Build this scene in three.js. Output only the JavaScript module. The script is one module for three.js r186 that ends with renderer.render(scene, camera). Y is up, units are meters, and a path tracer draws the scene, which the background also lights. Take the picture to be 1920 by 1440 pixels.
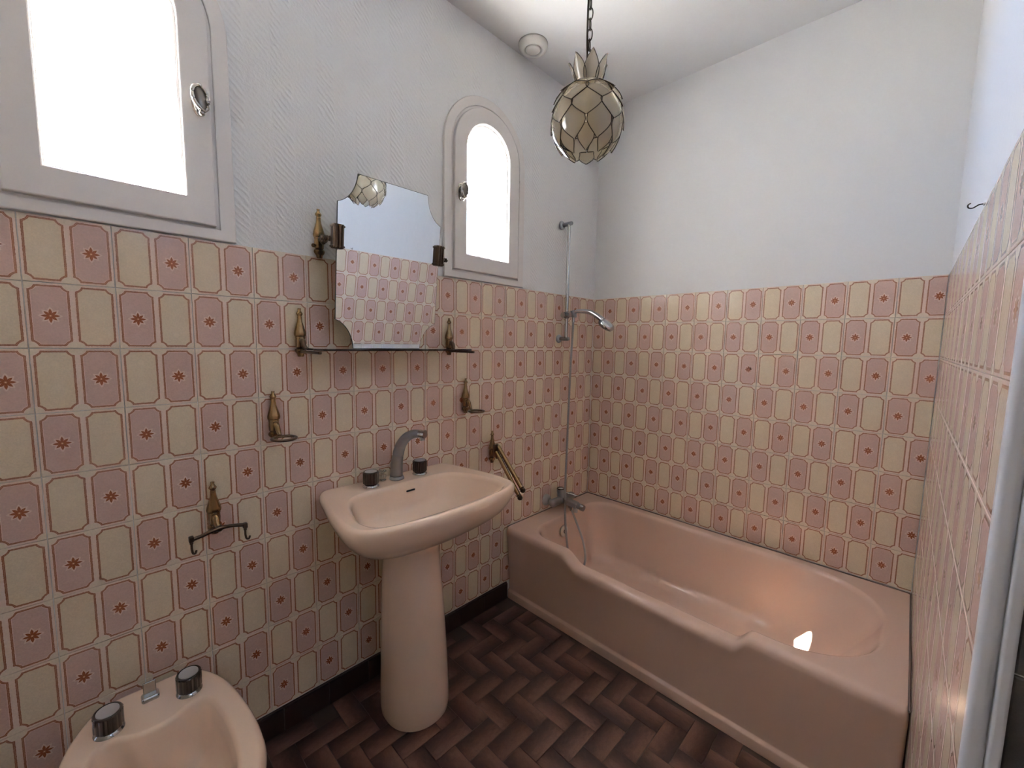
import * as THREE from 'three';
import { RoundedBoxGeometry } from 'three/addons/geometries/RoundedBoxGeometry.js';
import { mergeGeometries, mergeVertices, toCreasedNormals } from 'three/addons/utils/BufferGeometryUtils.js';

// ---------------------------------------------------------------- camera, sky, sun, exposure
const scene = new THREE.Scene();
const renderer = new THREE.WebGLRenderer({ antialias: true });
renderer.toneMapping = THREE.LinearToneMapping;
renderer.toneMappingExposure = 1.82;
renderer.shadowMap.enabled = true;

const camera = new THREE.PerspectiveCamera(2 * Math.atan(720 / 777.1) * 180 / Math.PI, 1920 / 1440, 0.02, 60);
camera.position.set(1.45035, 1.33377, 2.18235);
camera.rotation.order = 'YXZ';
camera.rotation.set(-0.09941, 0.77618, 0.01692);
scene.add(camera);

scene.background = new THREE.Color(0.70, 0.89, 1.26);     // bright hazy daylight
scene.backgroundIntensity = 14;

const SUN_TO = new THREE.Vector3(1.225, 0.07, 0.24), SUN_BY = new THREE.Vector3(-0.012, 1.77, 0.845);
const sun = new THREE.DirectionalLight(new THREE.Color(1.0, 0.93, 0.80), 210);
{
  const d = SUN_BY.clone().sub(SUN_TO).normalize();
  sun.position.copy(SUN_TO).addScaledVector(d, 8);
  sun.target.position.copy(SUN_TO);
  sun.castShadow = true; sun.shadow.radius = 1; sun.shadow.mapSize.set(2048, 2048);
  Object.assign(sun.shadow.camera, { left: -4, right: 4, top: 4, bottom: -4, near: 0.5, far: 20 });
  scene.add(sun, sun.target);
}

// ---------------------------------------------------------------- helpers
let seed = 20240611;
const rnd = () => { seed = (seed * 1664525 + 1013904223) >>> 0; return seed / 4294967296; };
const V = (x, y, z) => new THREE.Vector3(x, y, z);
const PI = Math.PI;
const sstep = (a, b, x) => { const t = Math.min(1, Math.max(0, (x - a) / (b - a))); return t * t * (3 - 2 * t); };
const mix = (a, b, t) => a + (b - a) * t;
const mixc = (a, b, t) => [mix(a[0], b[0], t), mix(a[1], b[1], t), mix(a[2], b[2], t)];
const taken = new Map();
function numbered(name) { const n = taken.get(name) ?? 0; taken.set(name, n + 1); return n ? name + '_' + String(n).padStart(3, '0') : name; }
function shadowed(m) { m.castShadow = true; m.receiveShadow = true; return m; }
function tag(o, label, category, group, kind) {
  o.userData.label = label; o.userData.category = category;
  if (group) o.userData.group = group;
  if (kind) o.userData.kind = kind;
  return o;
}
function thing(name, label, category, [x, y, z] = [0, 0, 0], turn = 0, group) {
  const o = new THREE.Group(); o.name = numbered(name); o.position.set(x, y, z); o.rotation.y = turn;
  scene.add(o); return tag(o, label, category, group);
}
function part(parent, name, geo, mat, pos) {
  const m = shadowed(new THREE.Mesh(Array.isArray(geo) ? merged(geo) : geo, mat)); m.name = name;
  if (pos) m.position.set(...pos);
  parent.add(m); return m;
}
function top(name, geo, mat, label, category, kind, group) {
  const m = part(scene, numbered(name), geo, mat); return tag(m, label, category, group, kind);
}
function merged(list) {
  return mergeGeometries(list.map(g => { const n = g.index ? g.toNonIndexed() : g.clone(); for (const k of Object.keys(n.attributes)) if (!['position', 'normal', 'uv'].includes(k)) n.deleteAttribute(k); if (!n.attributes.uv) n.setAttribute('uv', new THREE.BufferAttribute(new Float32Array(n.attributes.position.count * 2), 2)); return n; }));
}
const at = (g, x, y, z, rx = 0, ry = 0, rz = 0) => { if (rx || ry || rz) g.applyMatrix4(new THREE.Matrix4().makeRotationFromEuler(new THREE.Euler(rx, ry, rz))); return g.translate(x, y, z); };
const box = (x0, x1, y0, y1, z0, z1) => new THREE.BoxGeometry(x1 - x0, y1 - y0, z1 - z0).translate((x0 + x1) / 2, (y0 + y1) / 2, (z0 + z1) / 2);
const rbox = (w, h, d, r, s = 2) => new RoundedBoxGeometry(w, h, d, s, r);
const lathe = (pts, seg = 24) => new THREE.LatheGeometry(pts.map(([r, y]) => new THREE.Vector2(Math.max(r, 1e-5), y)), seg);
function tube(pts, r, seg = 24, rad = 8, closed = false) {
  return new THREE.TubeGeometry(new THREE.CatmullRomCurve3(pts.map(p => Array.isArray(p) ? V(...p) : p), closed, 'centripetal'), seg, r, rad, closed);
}
function rod(a, b, r, seg = 12, r2 = r) {
  const A = V(...a), B = V(...b), d = B.clone().sub(A), g = new THREE.CylinderGeometry(r2, r, d.length(), seg);
  g.applyQuaternion(new THREE.Quaternion().setFromUnitVectors(V(0, 1, 0), d.clone().normalize()));
  return g.translate((A.x + B.x) / 2, (A.y + B.y) / 2, (A.z + B.z) / 2);
}
// sweep an ellipse of changing size along a path
function sweep(pts, radii, n = 30, m = 16, flat = 1) {
  const c = new THREE.CatmullRomCurve3(pts.map(p => V(...p))), fr = c.computeFrenetFrames(n, false), pos = [], idx = [];
  for (let i = 0; i <= n; i++) {
    const t = i / n, p = c.getPoint(t), k = t * (radii.length - 1), j = Math.min(radii.length - 2, Math.floor(k)), r = mix(radii[j], radii[j + 1], k - j);
    const T = c.getTangent(t), side = V(0, 1, 0).cross(T).lengthSq() > 1e-4 && Math.abs(T.y) < 0.98 ? V(0, 1, 0).cross(T).normalize() : fr.binormals[i], up = T.clone().cross(side).normalize();
    for (let a = 0; a < m; a++) { const q = a / m * 2 * PI; const v = p.clone().addScaledVector(side, Math.cos(q) * r).addScaledVector(up, Math.sin(q) * r * flat); pos.push(v.x, v.y, v.z); }
  }
  for (let i = 0; i < n; i++) for (let a = 0; a < m; a++) { const b = (a + 1) % m, A = i * m + a, B = i * m + b, C2 = A + m, D = B + m; idx.push(A, C2, B, B, C2, D); }
  for (const e of [0, n]) { const p = c.getPoint(e / n); pos.push(p.x, p.y, p.z); const q = pos.length / 3 - 1; for (let a = 0; a < m; a++) { const b = (a + 1) % m; e ? idx.push(e * m + a, q, e * m + b) : idx.push(a, b, q); } }
  const g = new THREE.BufferGeometry(); g.setAttribute('position', new THREE.Float32BufferAttribute(pos, 3)); g.setIndex(idx); g.computeVertexNormals(); return g;
}
// a skin over rings of points (each ring an array of Vector3 of equal length, closed round)
function skin(rings, closeStart, closeEnd) {
  const n = rings[0].length, pos = [], idx = [];
  for (const r of rings) for (const p of r) pos.push(p.x, p.y, p.z);
  for (let i = 0; i + 1 < rings.length; i++) for (let a = 0; a < n; a++) { const b = (a + 1) % n, A = i * n + a, B = i * n + b; idx.push(A, A + n, B, B, A + n, B + n); }
  const cap = (k, flip) => { const c = rings[k].reduce((s, p) => s.add(p), V(0, 0, 0)).multiplyScalar(1 / n); pos.push(c.x, c.y, c.z); const q = pos.length / 3 - 1; for (let a = 0; a < n; a++) { const b = (a + 1) % n; flip ? idx.push(k * n + b, q, k * n + a) : idx.push(k * n + a, q, k * n + b); } };
  if (closeStart) cap(0, true); if (closeEnd) cap(rings.length - 1, false);
  const g = new THREE.BufferGeometry(); g.setAttribute('position', new THREE.Float32BufferAttribute(pos, 3)); g.setIndex(idx); g.computeVertexNormals(); return g;
}

// ---------------------------------------------------------------- textures
const hash = (x, y, s = 0) => { let h = (x * 374761393 + y * 668265263 + s * 2147483647) | 0; h = Math.imul(h ^ (h >>> 13), 1274126177); return ((h ^ (h >>> 16)) >>> 0) / 4294967296; };
function vnoise(x, y, p, s) {           // value noise with period p
  const xi = Math.floor(x), yi = Math.floor(y), fx = x - xi, fy = y - yi, u = fx * fx * (3 - 2 * fx), v = fy * fy * (3 - 2 * fy), w = (a, b) => hash(((a % p) + p) % p, ((b % p) + p) % p, s);
  return mix(mix(w(xi, yi), w(xi + 1, yi), u), mix(w(xi, yi + 1), w(xi + 1, yi + 1), u), v);
}
const fbm = (u, v, f, s, o = 4) => { let a = 0, k = 0.5, t = 0; for (let i = 0; i < o; i++) { a += k * vnoise(u * f, v * f, f, s + i); t += k; k *= 0.5; f *= 2; } return a / t; };
function texture(w, h, fn, srgb) {
  const d = new Uint8Array(w * h * 4);
  for (let y = 0; y < h; y++) for (let x = 0; x < w; x++) { const c = fn((x + 0.5) / w, (y + 0.5) / h), k = (y * w + x) * 4; if (typeof c === 'number') d[k] = d[k + 1] = d[k + 2] = Math.max(0, Math.min(255, c * 255)); else { d[k] = Math.max(0, Math.min(255, c[0])); d[k + 1] = Math.max(0, Math.min(255, c[1])); d[k + 2] = Math.max(0, Math.min(255, c[2])); } d[k + 3] = 255; }
  const t = new THREE.DataTexture(d, w, h); t.magFilter = THREE.LinearFilter; t.minFilter = THREE.LinearMipmapLinearFilter; t.generateMipmaps = true; t.wrapS = t.wrapT = THREE.RepeatWrapping; t.anisotropy = 8;
  if (srgb) t.colorSpace = THREE.SRGBColorSpace; t.needsUpdate = true; return t;
}
const TW = 0.152, TH = 0.15144, CELL = 0.076;       // wall tile pitch
// the printed wall tile: a plain cream cartouche on the left, a pink one with a flower on the right
function cellDist(px, py) {                          // mm inside (+) the cartouche outline; px, py from the cell centre in mm
  const ax = Math.abs(px), ay = Math.abs(py), rect = Math.min(33.2 - ax, 71.0 - ay);
  const c = Math.hypot(38 - ax, 75.7 - ay) - 16.6;
  return Math.min(rect, c);
}
function tileLook(u, v, s) {
  const X = u * 152, Y = v * 151.4 - 75.7, pink = X > 76, px = (pink ? X - 114 : X - 38), py = Y;
  const g1 = fbm(u, v, 8, s), g2 = hash(Math.floor(u * 512), Math.floor(v * 512), s + 9), grain = (g2 - 0.5) * 7 + (fbm(u, v, 64, s + 5, 2) - 0.5) * 16;
  let d = cellDist(px, py) + (fbm(u, v, 64, s + 3, 2) - 0.5) * 0.9;
  const ground = mixc([238, 217, 206], [234, 212, 198], g1), node = Math.hypot(38 - Math.abs(px), 75.7 - Math.abs(py));
  let c = ground, h = 0.55;
  if (node < 15.8) c = mixc(c, [232, 217, 199], sstep(15.8, 14.6, node));
  if (d > 0) {
    const field = pink ? mixc([215, 184, 176], [210, 178, 169], g1) : mixc([230, 214, 190], [225, 208, 183], g1);
    const band = d < 4.0, tone = hash(Math.floor(u * 200), Math.floor(v * 200), s + 2);
    if (band) {
      const e = Math.min(Math.abs(d - 0.9), Math.abs(d - 3.1)); // two strokes with a speckled middle
      c = mixc([150, 98, 74], [203, 160, 134], sstep(0.2, 1.1, e) * (0.3 + 0.9 * tone)); h = 0.42 + 0.1 * tone;
    } else {
      c = field; h = 0.6;
      if (pink) {
        c = mixc([236, 210, 202], c, sstep(4.2, 6.0, d));
        const r = Math.hypot(px, py * 0.95), a = Math.atan2(py, px), k = a / (PI / 4), n = Math.round(k), da = Math.abs(k - n) * PI / 4, main = n % 2 === 0;
        const len = main ? 16.4 : 14.8, w = 2.9, t = r / len, lx = r * Math.cos(da), ly = r * Math.sin(da);
        const petal = (w * Math.sin(PI * Math.min(1, Math.max(0, (lx - 0.5) / (len - 0.5))) ** 0.95) - ly);
        const halo = ((w + 2.2) * Math.sin(PI * Math.min(1, Math.max(0, (lx - 1.5) / (len + 3.0))) ** 0.85) - ly);
        if (lx < len + 4 && halo > 0) c = mixc(c, [238, 217, 206], sstep(0, 0.8, halo) * 0.75);
        if (lx < len && petal > 0) { c = mixc(c, mixc([143, 80, 48], [186, 124, 82], sstep(1.0, 0, ly) * 0.6 * sstep(0.95, 0.4, t) * sstep(0.2, 0.5, t)), sstep(0, 0.7, petal)); h = 0.5; }
        if (r < 1.9) c = mixc([232, 196, 160], c, sstep(1.2, 1.9, r));
      }
    }
  }
  return [[c[0] + grain, c[1] + grain, c[2] + grain], h + (fbm(u, v, 32, s + 7, 3) - 0.5) * 0.35 + (g2 - 0.5) * 0.06];
}
const tileMaps = [1, 2, 3].map(s => texture(768, 768, (u, v) => tileLook(u, v, s * 31)[0], true));
const tileBump = texture(768, 768, (u, v) => tileLook(u, v, 31)[1]);
const tileMats = tileMaps.map(m => new THREE.MeshPhysicalMaterial({ map: m, bumpMap: tileBump, bumpScale: 0.00035, roughness: 0.15 }));
// plaster, wallpaper, floor tiles
const plasterBump = texture(512, 512, (u, v) => 0.5 + (fbm(u, v, 32, 3, 4) - 0.5) * 0.9);
plasterBump.repeat.set(2.5, 2.5);
const paperBump = texture(1024, 1024, (u, v) => {       // herringbone wallpaper, 8 columns to 0.52 m
  const col = u * 8, n = Math.floor(col), f = col - n, dir = n % 2 ? 1 : -1;
  const ph = v * 26 + f * 3.0 + (fbm(u, v, 16, 11) - 0.5) * 0.9, ridge = 0.5 + 0.5 * Math.sin(ph * 2 * PI);
  const worn = sstep(0.38, 0.62, fbm(u, v, 8, 21, 3)), mid = sstep(0, 0.16, f) * sstep(1, 0.84, f);
  return 0.3 + 0.5 * ridge ** 1.5 * mid * (dir > 0 ? 1 : 0.35) * (0.25 + 0.75 * worn) + (fbm(u, v, 128, 5, 2) - 0.5) * 0.25;
});
paperBump.repeat.set(1 / 0.52, 1 / 0.52);
const floorLook = (s) => texture(128, 256, (u, v) => {   // flamed brown stoneware, dark along one long side and at the ends
  const n = fbm(u, v, 8, s, 4), a = sstep(0.0, 1.0, u + (n - 0.5) * 0.34) * (0.72 + 0.28 * sstep(0.0, 0.2, v + (n - 0.5) * 0.2) * sstep(1.0, 0.8, v - (n - 0.5) * 0.2));
  const g = (hash(Math.floor(u * 128), Math.floor(v * 256), s) - 0.5) * 9 + (fbm(u, v, 32, s + 4, 2) - 0.5) * 14, c = mixc([50, 28, 27], [110, 79, 68], a);
  return [c[0] + g, c[1] + g, c[2] + g];
}, true);
const floorMats = [5, 17, 41, 77].map(s => new THREE.MeshStandardMaterial({ map: floorLook(s), roughness: 0.5 }));
const greyMap = texture(256, 256, (u, v) => { const k = 70 + (fbm(u, v, 8, 51) - 0.5) * 26 + (hash(Math.floor(u * 256), Math.floor(v * 256), 4) - 0.5) * 8; return [k, k - 2, k - 2]; }, true);

// ---------------------------------------------------------------- materials
const std = (o) => new THREE.MeshStandardMaterial(o), phy = (o) => new THREE.MeshPhysicalMaterial(o);
const M = {
  paper: std({ color: 0xf0f0f0, roughness: 0.85, bumpMap: paperBump, bumpScale: 0.0026 }),
  plaster: std({ color: 0xf0f0f0, roughness: 0.9, bumpMap: plasterBump, bumpScale: 0.0006 }),
  ceiling: std({ color: 0xf1f1f0, roughness: 0.92, bumpMap: plasterBump, bumpScale: 0.0008 }),
  frame: phy({ color: 0xeae5e2, roughness: 0.42, clearcoat: 0.15, clearcoatRoughness: 0.4 }),
  glass: phy({ color: 0xffffff, roughness: 0, transmission: 1, thickness: 0, ior: 1.5 }),
  mirror: std({ color: 0xe8ecee, roughness: 0.015, metalness: 1 }),
  mirrorEdge: std({ color: 0x40463f, roughness: 0.3, metalness: 0.4 }),
  shelf: phy({ color: 0xf4f7f6, roughness: 0.02, transmission: 1, thickness: 0.006, ior: 1.5, attenuationColor: new THREE.Color(0.12, 0.09, 0.08), attenuationDistance: 0.1 }),
  brass: std({ color: 0x8f7757, roughness: 0.24, metalness: 1 }),
  brassDark: std({ color: 0x5a4c40, roughness: 0.3, metalness: 1 }),
  chrome: std({ color: 0xb9bcc0, roughness: 0.16, metalness: 1 }),
  chromeDull: std({ color: 0x9b9da1, roughness: 0.38, metalness: 1 }),
  overflow: std({ color: 0xd8d4cf, roughness: 0.32, metalness: 1 }),
  silverDark: std({ color: 0x6d6a67, roughness: 0.3, metalness: 1 }),
  silver: std({ color: 0xb5b3b0, roughness: 0.2, metalness: 1 }),
  ceramic: phy({ color: 0xf0d4be, roughness: 0.16, clearcoat: 0.6, clearcoatRoughness: 0.06 }),
  enamel: phy({ color: 0xdfc0af, roughness: 0.22, clearcoat: 0.5, clearcoatRoughness: 0.1 }),
  slot: std({ color: 0x14100e, roughness: 0.8 }),
  knob: phy({ color: 0x1f080d, roughness: 0.2, clearcoat: 0.6, clearcoatRoughness: 0.1 }),
  knobRim: phy({ color: 0x120a0c, roughness: 0.15, clearcoat: 1 }),
  knobCap: std({ color: 0xa9a5a6, roughness: 0.4 }),
  acrylic: phy({ color: 0xf3f0ea, roughness: 0.05, transmission: 0.9, thickness: 0.01, ior: 1.49 }),
  capiz: phy({ color: 0xe0d6c2, roughness: 0.16, transmission: 0.7, thickness: 0, clearcoat: 0.5, clearcoatRoughness: 0.25, side: THREE.DoubleSide }),
  wire: std({ color: 0x2a231d, roughness: 0.5, metalness: 0.6 }),
  plastic: std({ color: 0xe9e6e0, roughness: 0.45 }),
  plinth: std({ color: 0x2e1c1b, roughness: 0.35 }),
  rear: std({ color: 0xcfc0ac, roughness: 0.9 }),
  grout: std({ color: 0xdccfc4, roughness: 0.9 }),
  floorGrout: std({ color: 0x4d3f3a, roughness: 0.9 }),
  jamb: phy({ color: 0xdcdce0, roughness: 0.3, clearcoat: 0.3, clearcoatRoughness: 0.2 }),
  greyTile: std({ map: greyMap, roughness: 0.45 }),
  outside: std({ color: 0xb9b2a4, roughness: 0.95 }),
  bark: std({ color: 0x5a5046, roughness: 0.9 }),
  leaf: phy({ color: 0x5f7d4a, roughness: 0.7, transmission: 0.3, thickness: 0, side: THREE.DoubleSide }),
  silicone: std({ color: 0x6e5d56, roughness: 0.7 }),
  bulb: phy({ color: 0xf4f0e6, roughness: 0.3, transmission: 0.4, thickness: 0 }),
};

// ---------------------------------------------------------------- room shell
const TOP = 1.605, CEIL = 2.68, WT = 0.36, ZB = 2.80, XR = 2.45, SKEW = 0.0125;
const WIN = [0.889, 2.104], SPRING = 2.152;
const archPath = (P, hw, y0, spring = SPRING, cx = 0) => { P.moveTo(cx - hw, y0); P.lineTo(cx + hw, y0); P.lineTo(cx + hw, spring); P.absarc(cx, spring, hw, 0, PI, false); P.lineTo(cx - hw, y0); return P; };
const archShape = (hw, y0, s) => archPath(new THREE.Shape(), hw, y0, s);
function archRing(ho, yo, hi, yi, z0, z1, bevel = 0) {
  const s = archShape(ho - bevel, yo + bevel); s.holes.push(archPath(new THREE.Path(), hi + bevel, yi - bevel));
  return new THREE.ExtrudeGeometry(s, { depth: z1 - z0 - bevel * 2, bevelEnabled: bevel > 0, bevelSize: bevel, bevelThickness: bevel, bevelSegments: 2, curveSegments: 28 }).translate(0, 0, z0 + bevel);
}
// window wall, x = 0: one thick slab with two arched openings
{
  const s = new THREE.Shape(); s.moveTo(-ZB, -0.15); s.lineTo(0.15, -0.15); s.lineTo(0.15, CEIL); s.lineTo(-ZB, CEIL); s.lineTo(-ZB, -0.15);
  for (const z of WIN) s.holes.push(archPath(new THREE.Path(), 0.197, 1.64, SPRING, -z));
  const g = new THREE.ExtrudeGeometry(s, { depth: WT, bevelEnabled: false, curveSegments: 28 }).translate(0, 0, -WT - 0.004).rotateY(PI / 2);
  const w = top('wall_left', g, M.paper, 'window wall with white herringbone wallpaper above pink and cream tiles', 'wall', 'structure');
  w.userData.side = 'left';
}
const wallLeft = scene.getObjectByName('wall_left');
const wallBack = top('wall_back', box(-0.01, 1.64, -0.15, CEIL, -0.154, -0.004), M.plaster, 'plain white wall above pink and cream tiles behind the bathtub', 'wall', 'structure');
const wallRight = top('wall_right', box(0.004, 0.12, -0.15, CEIL, -0.01, 1.545), M.plaster, 'tiled partition wall at the right end of the bathtub', 'wall', 'structure');
wallRight.position.x = 1.5; wallRight.rotation.y = SKEW;
top('wall_front', box(0, XR, -0.15, CEIL, ZB, ZB + 0.12), M.rear, 'plain beige wall behind the camera', 'wall', 'structure');
const SW = { z0: 1.68, z1: 1.94, y0: 2.22, y1: 2.54 };      // small window in the wall right of the camera
top('wall_side', [box(XR, XR + 0.12, -0.15, SW.y0, 1.4, ZB), box(XR, XR + 0.12, SW.y1, CEIL, 1.4, ZB), box(XR, XR + 0.12, SW.y0, SW.y1, 1.4, SW.z0), box(XR, XR + 0.12, SW.y0, SW.y1, SW.z1, ZB)], M.rear, 'plain beige wall with a small window at the far right of the room', 'wall', 'structure');
const wallReturn = top('wall_return', box(1.641, XR, -0.15, CEIL, 1.40, 1.56), M.plaster, 'short return wall with dark grey tiles beside the white corner trim', 'wall', 'structure');
const floor = top('floor', box(-0.01, XR, -0.15, -0.004, -0.01, ZB), M.floorGrout, 'dark brown herringbone tile floor', 'floor', 'structure');
top('ceiling', box(-0.01, XR + 0.1, CEIL, CEIL + 0.12, -0.1, ZB + 0.1), M.ceiling, 'white painted ceiling', 'ceiling', 'structure');
top('ground', box(-14, -WT - 0.01, -0.6, -0.35, -8, 10), M.outside, 'pale ground outside the windows', 'ground', 'structure');

// tiles: a plate with a chamfered edge, face at z = 0, uv over the whole tile
function plate(w, h, u0 = 0, u1 = 1, v0 = 0, v1 = 1, flip = false, t = 0.004, e = 0.0009) {
  const x = w / 2, y = h / 2, f = (a, b, z) => [a, b, z], F = [f(-x + e, -y + e, 0), f(x - e, -y + e, 0), f(x - e, y - e, 0), f(-x + e, y - e, 0)], B = [f(-x, -y, -e * 0.8), f(x, -y, -e * 0.8), f(x, y, -e * 0.8), f(-x, y, -e * 0.8)], K = [f(-x, -y, -t), f(x, -y, -t), f(x, y, -t), f(-x, y, -t)];
  const pos = [], uv = [], put = (p) => { pos.push(...p); let a = mix(u0, u1, (p[0] + x) / w), b = mix(v0, v1, (p[1] + y) / h); if (flip) { a = 1 - a; b = 1 - b; } uv.push(a, b); };
  const quad = (a, b, c, d) => [a, b, c, a, c, d].forEach(put);
  quad(...F);
  for (let i = 0; i < 4; i++) { const j = (i + 1) % 4; quad(B[i], B[j], F[j], F[i]); quad(K[i], K[j], B[j], B[i]); }
  const g = new THREE.BufferGeometry(); g.setAttribute('position', new THREE.Float32BufferAttribute(pos, 3)); g.setAttribute('uv', new THREE.Float32BufferAttribute(uv, 2)); g.computeVertexNormals(); return g;
}
const GAP = 0.0013, tileGeo = [plate(TW - GAP, TH - GAP), plate(TW - GAP, TH - GAP, 0, 1, 0, 1, true)];
const tileN = { };
function putTile(wall, geo, mat, x, y, z, ry) {
  const m = shadowed(new THREE.Mesh(geo, mat)), k = wall.name; tileN[k] = (tileN[k] ?? -1) + 1;
  m.name = tileN[k] ? 'wall_tile_' + String(tileN[k]).padStart(3, '0') : 'wall_tile';
  m.position.set(x, y, z); m.rotation.set((rnd() - 0.5) * 0.004, ry + (rnd() - 0.5) * 0.004, (rnd() - 0.5) * 0.003, 'YXZ'); wall.add(m);
}
const rowY = (r) => TOP - (r + 0.5) * TH, pickMat = () => tileMats[Math.floor(rnd() * 3)];
for (let r = 0; r < 10; r++) {
  for (let c = 0; c < 17; c++) putTile(wallLeft, tileGeo[r % 2], pickMat(), 0, rowY(r), (c + 0.5) * TW, PI / 2);
  if (r < 8) {
    for (let c = 0; c < 9; c++) putTile(wallBack, tileGeo[r % 2], pickMat(), (c + 0.5) * TW, rowY(r), 0, 0);
    const w = 1.4985 - 9 * TW; putTile(wallBack, plate(w - GAP, TH - GAP, 0, w / TW, 0, 1, r % 2 === 1), pickMat(), 9 * TW + w / 2, rowY(r), 0, 0);
  }
  for (let c = 0; c < 10; c++) if (r < 8 || c > 3) putTile(wallRight, tileGeo[(r + 1) % 2], pickMat(), 0, rowY(r), (c + 0.5) * TW + 0.004, -PI / 2);
}
const greyPlate = plate(0.197, 0.197, 0, 1, 0, 1, false, 0.004, 0.0015);
{ const slim = plate(0.097, 0.197, 0, 0.5, 0, 1, false, 0.004, 0.0015);
  for (let r = 0; r < 13; r++) { putTile(wallReturn, slim, M.greyTile, 1.5895, 0.1185 + r * 0.2, 1.566, 0); for (let c = 0; c < 3; c++) putTile(wallReturn, greyPlate, M.greyTile, 1.7385 + c * 0.2, 0.1185 + r * 0.2, 1.566, 0); } }

// floor: herringbone of 75 x 150 mm tiles laid square to the walls
{
  const U = 0.0755, W = 0.0748, Z0 = 0.735, g = 0.0018, long = plate(U * 2 - g, W - g, 0, 1, 0, 1), tall = plate(U - g, W * 2 - g, 0, 1, 0, 1);
  const setUV = (geo, swap, fl) => { const c = geo.clone(), p = c.attributes.position, q = c.attributes.uv; c.computeBoundingBox(); const b = c.boundingBox; for (let i = 0; i < p.count; i++) { let a = (p.getX(i) - b.min.x) / (b.max.x - b.min.x), d = (p.getY(i) - b.min.y) / (b.max.y - b.min.y); if (swap) [a, d] = [d, a]; if (fl) a = 1 - a; q.setXY(i, a, d); } return c; };
  const LG = [0, 1].map(f => setUV(long, true, f)), TG = [0, 1].map(f => setUV(tall, false, f));
  let n = 0;
  const lay = (geo, x, z) => { if (x < 0.03 || x > 1.58 || z < 0.70 || z > 2.6) return; const m = shadowed(new THREE.Mesh(geo, floorMats[Math.floor(rnd() * 4)])); m.name = n ? 'floor_tile_' + String(n).padStart(3, '0') : 'floor_tile'; n++; m.position.set(x, 0, z); m.rotation.x = -PI / 2; floor.add(m); };
  for (let j = -1; j < 25; j++) for (let k = -12; k < 12; k++) {
    const s = 11 - j + 4 * k;
    if (s >= -1 && s < 21) lay(LG[rnd() < 0.6 ? 0 : 1], (s + 1) * U, Z0 + (j + 0.5) * W);
    if (s + 2 >= 0 && s + 2 < 21) lay(TG[rnd() < 0.15 ? 1 : 0], (s + 2.5) * U, Z0 + (j + 1) * W);
  }
}
// plinth along the window wall
{
  const b = top('baseboard_left', box(-0.004, 0.002, 0, 0.087, 0.72, 2.75), M.floorGrout, 'dark brown tile skirting along the window wall', 'baseboard', 'structure');
  const g = rbox(0.009, 0.084, 0.1495, 0.002, 1);
  for (let i = 0; i < 14; i++) { const m = part(b, i ? 'skirting_tile_' + String(i).padStart(3, '0') : 'skirting_tile', g, M.plinth, [0.006, 0.0425, 0.655 + i * 0.1515]); if (i === 0) { m.scale.z = 0.15; m.position.z = 0.735; m.visible = true; } }
}
// white corner trim at the end of the partition
{
  const t = thing('trim_1', 'white ribbed plastic corner trim at the end of the tiled partition', 'trim', [1.5 + 1.55 * SKEW, 0, 1.55]); t.userData.kind = 'structure';
  const H = CEIL - 0.012, half = (CEIL) / 2;
  part(t, 'back_plate', box(0.0, 0.126, 0.006, H, 0.0, 0.011), M.jamb);
  part(t, 'corner_strip', at(rbox(0.016, H - 0.01, 0.020, 0.006, 3), 0.003, half, 0.006), M.jamb);
  part(t, 'rib', at(rbox(0.010, H - 0.01, 0.014, 0.003, 3), 0.0165, half, 0.012), M.jamb);
}

// ---------------------------------------------------------------- windows
function finialHandle(parent, z, y, side, turn) {       // ornate curled window knob
  const h = new THREE.Group(); h.name = 'handle'; h.position.set(side, y, z); parent.add(h);
  const plateG = new THREE.SphereGeometry(1, 20, 14); plateG.scale(0.0165, 0.036, 0.004);
  part(h, 'rosette', [plateG, at(new THREE.TorusGeometry(0.012, 0.0022, 8, 20, PI * 1.5), -0.002, 0.02, 0.003), at(new THREE.TorusGeometry(0.009, 0.0022, 8, 20, PI * 1.5), 0.002, -0.025, 0.003, 0, 0, PI)], M.silver);
  part(h, 'spindle', rod([0, 0, 0], [0, 0, 0.018], 0.006), M.silver);
  const grip = new THREE.Group(); grip.name = 'grip'; grip.position.z = 0.020; grip.rotation.z = turn; h.add(grip);
  part(grip, 'shell', new THREE.SphereGeometry(1, 24, 16).scale(0.0155, 0.033, 0.0085).translate(0.001, 0, 0), M.silverDark);
  part(grip, 'scroll', [sweep([[0.002, 0.033, 0.004], [-0.010, 0.026, 0.006], [-0.0155, 0.010, 0.007], [-0.014, -0.008, 0.008], [-0.006, -0.022, 0.008], [0.007, -0.029, 0.004]], [0.0035, 0.0052, 0.0045, 0.0052, 0.0055, 0.0035], 26, 10), at(new THREE.SphereGeometry(0.0062, 12, 8), 0.003, 0.032, 0.004), at(new THREE.SphereGeometry(0.0072, 12, 8), -0.001, -0.035, 0.002), sweep([[0.004, 0.031, 0.004], [0.013, 0.022, 0.005], [0.0165, 0.006, 0.005], [0.013, -0.004, 0.006]], [0.003, 0.0036, 0.0038, 0.003], 18, 8), at(new THREE.SphereGeometry(0.0052, 12, 8), 0.0155, -0.007, 0.006), at(new THREE.SphereGeometry(0.0042, 12, 8), 0.0185, -0.001, 0.004), sweep([[0.013, -0.010, 0.005], [0.014, -0.020, 0.004], [0.005, -0.031, 0.004]], [0.0034, 0.004, 0.003], 14, 8)], M.silver);
}
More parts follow.
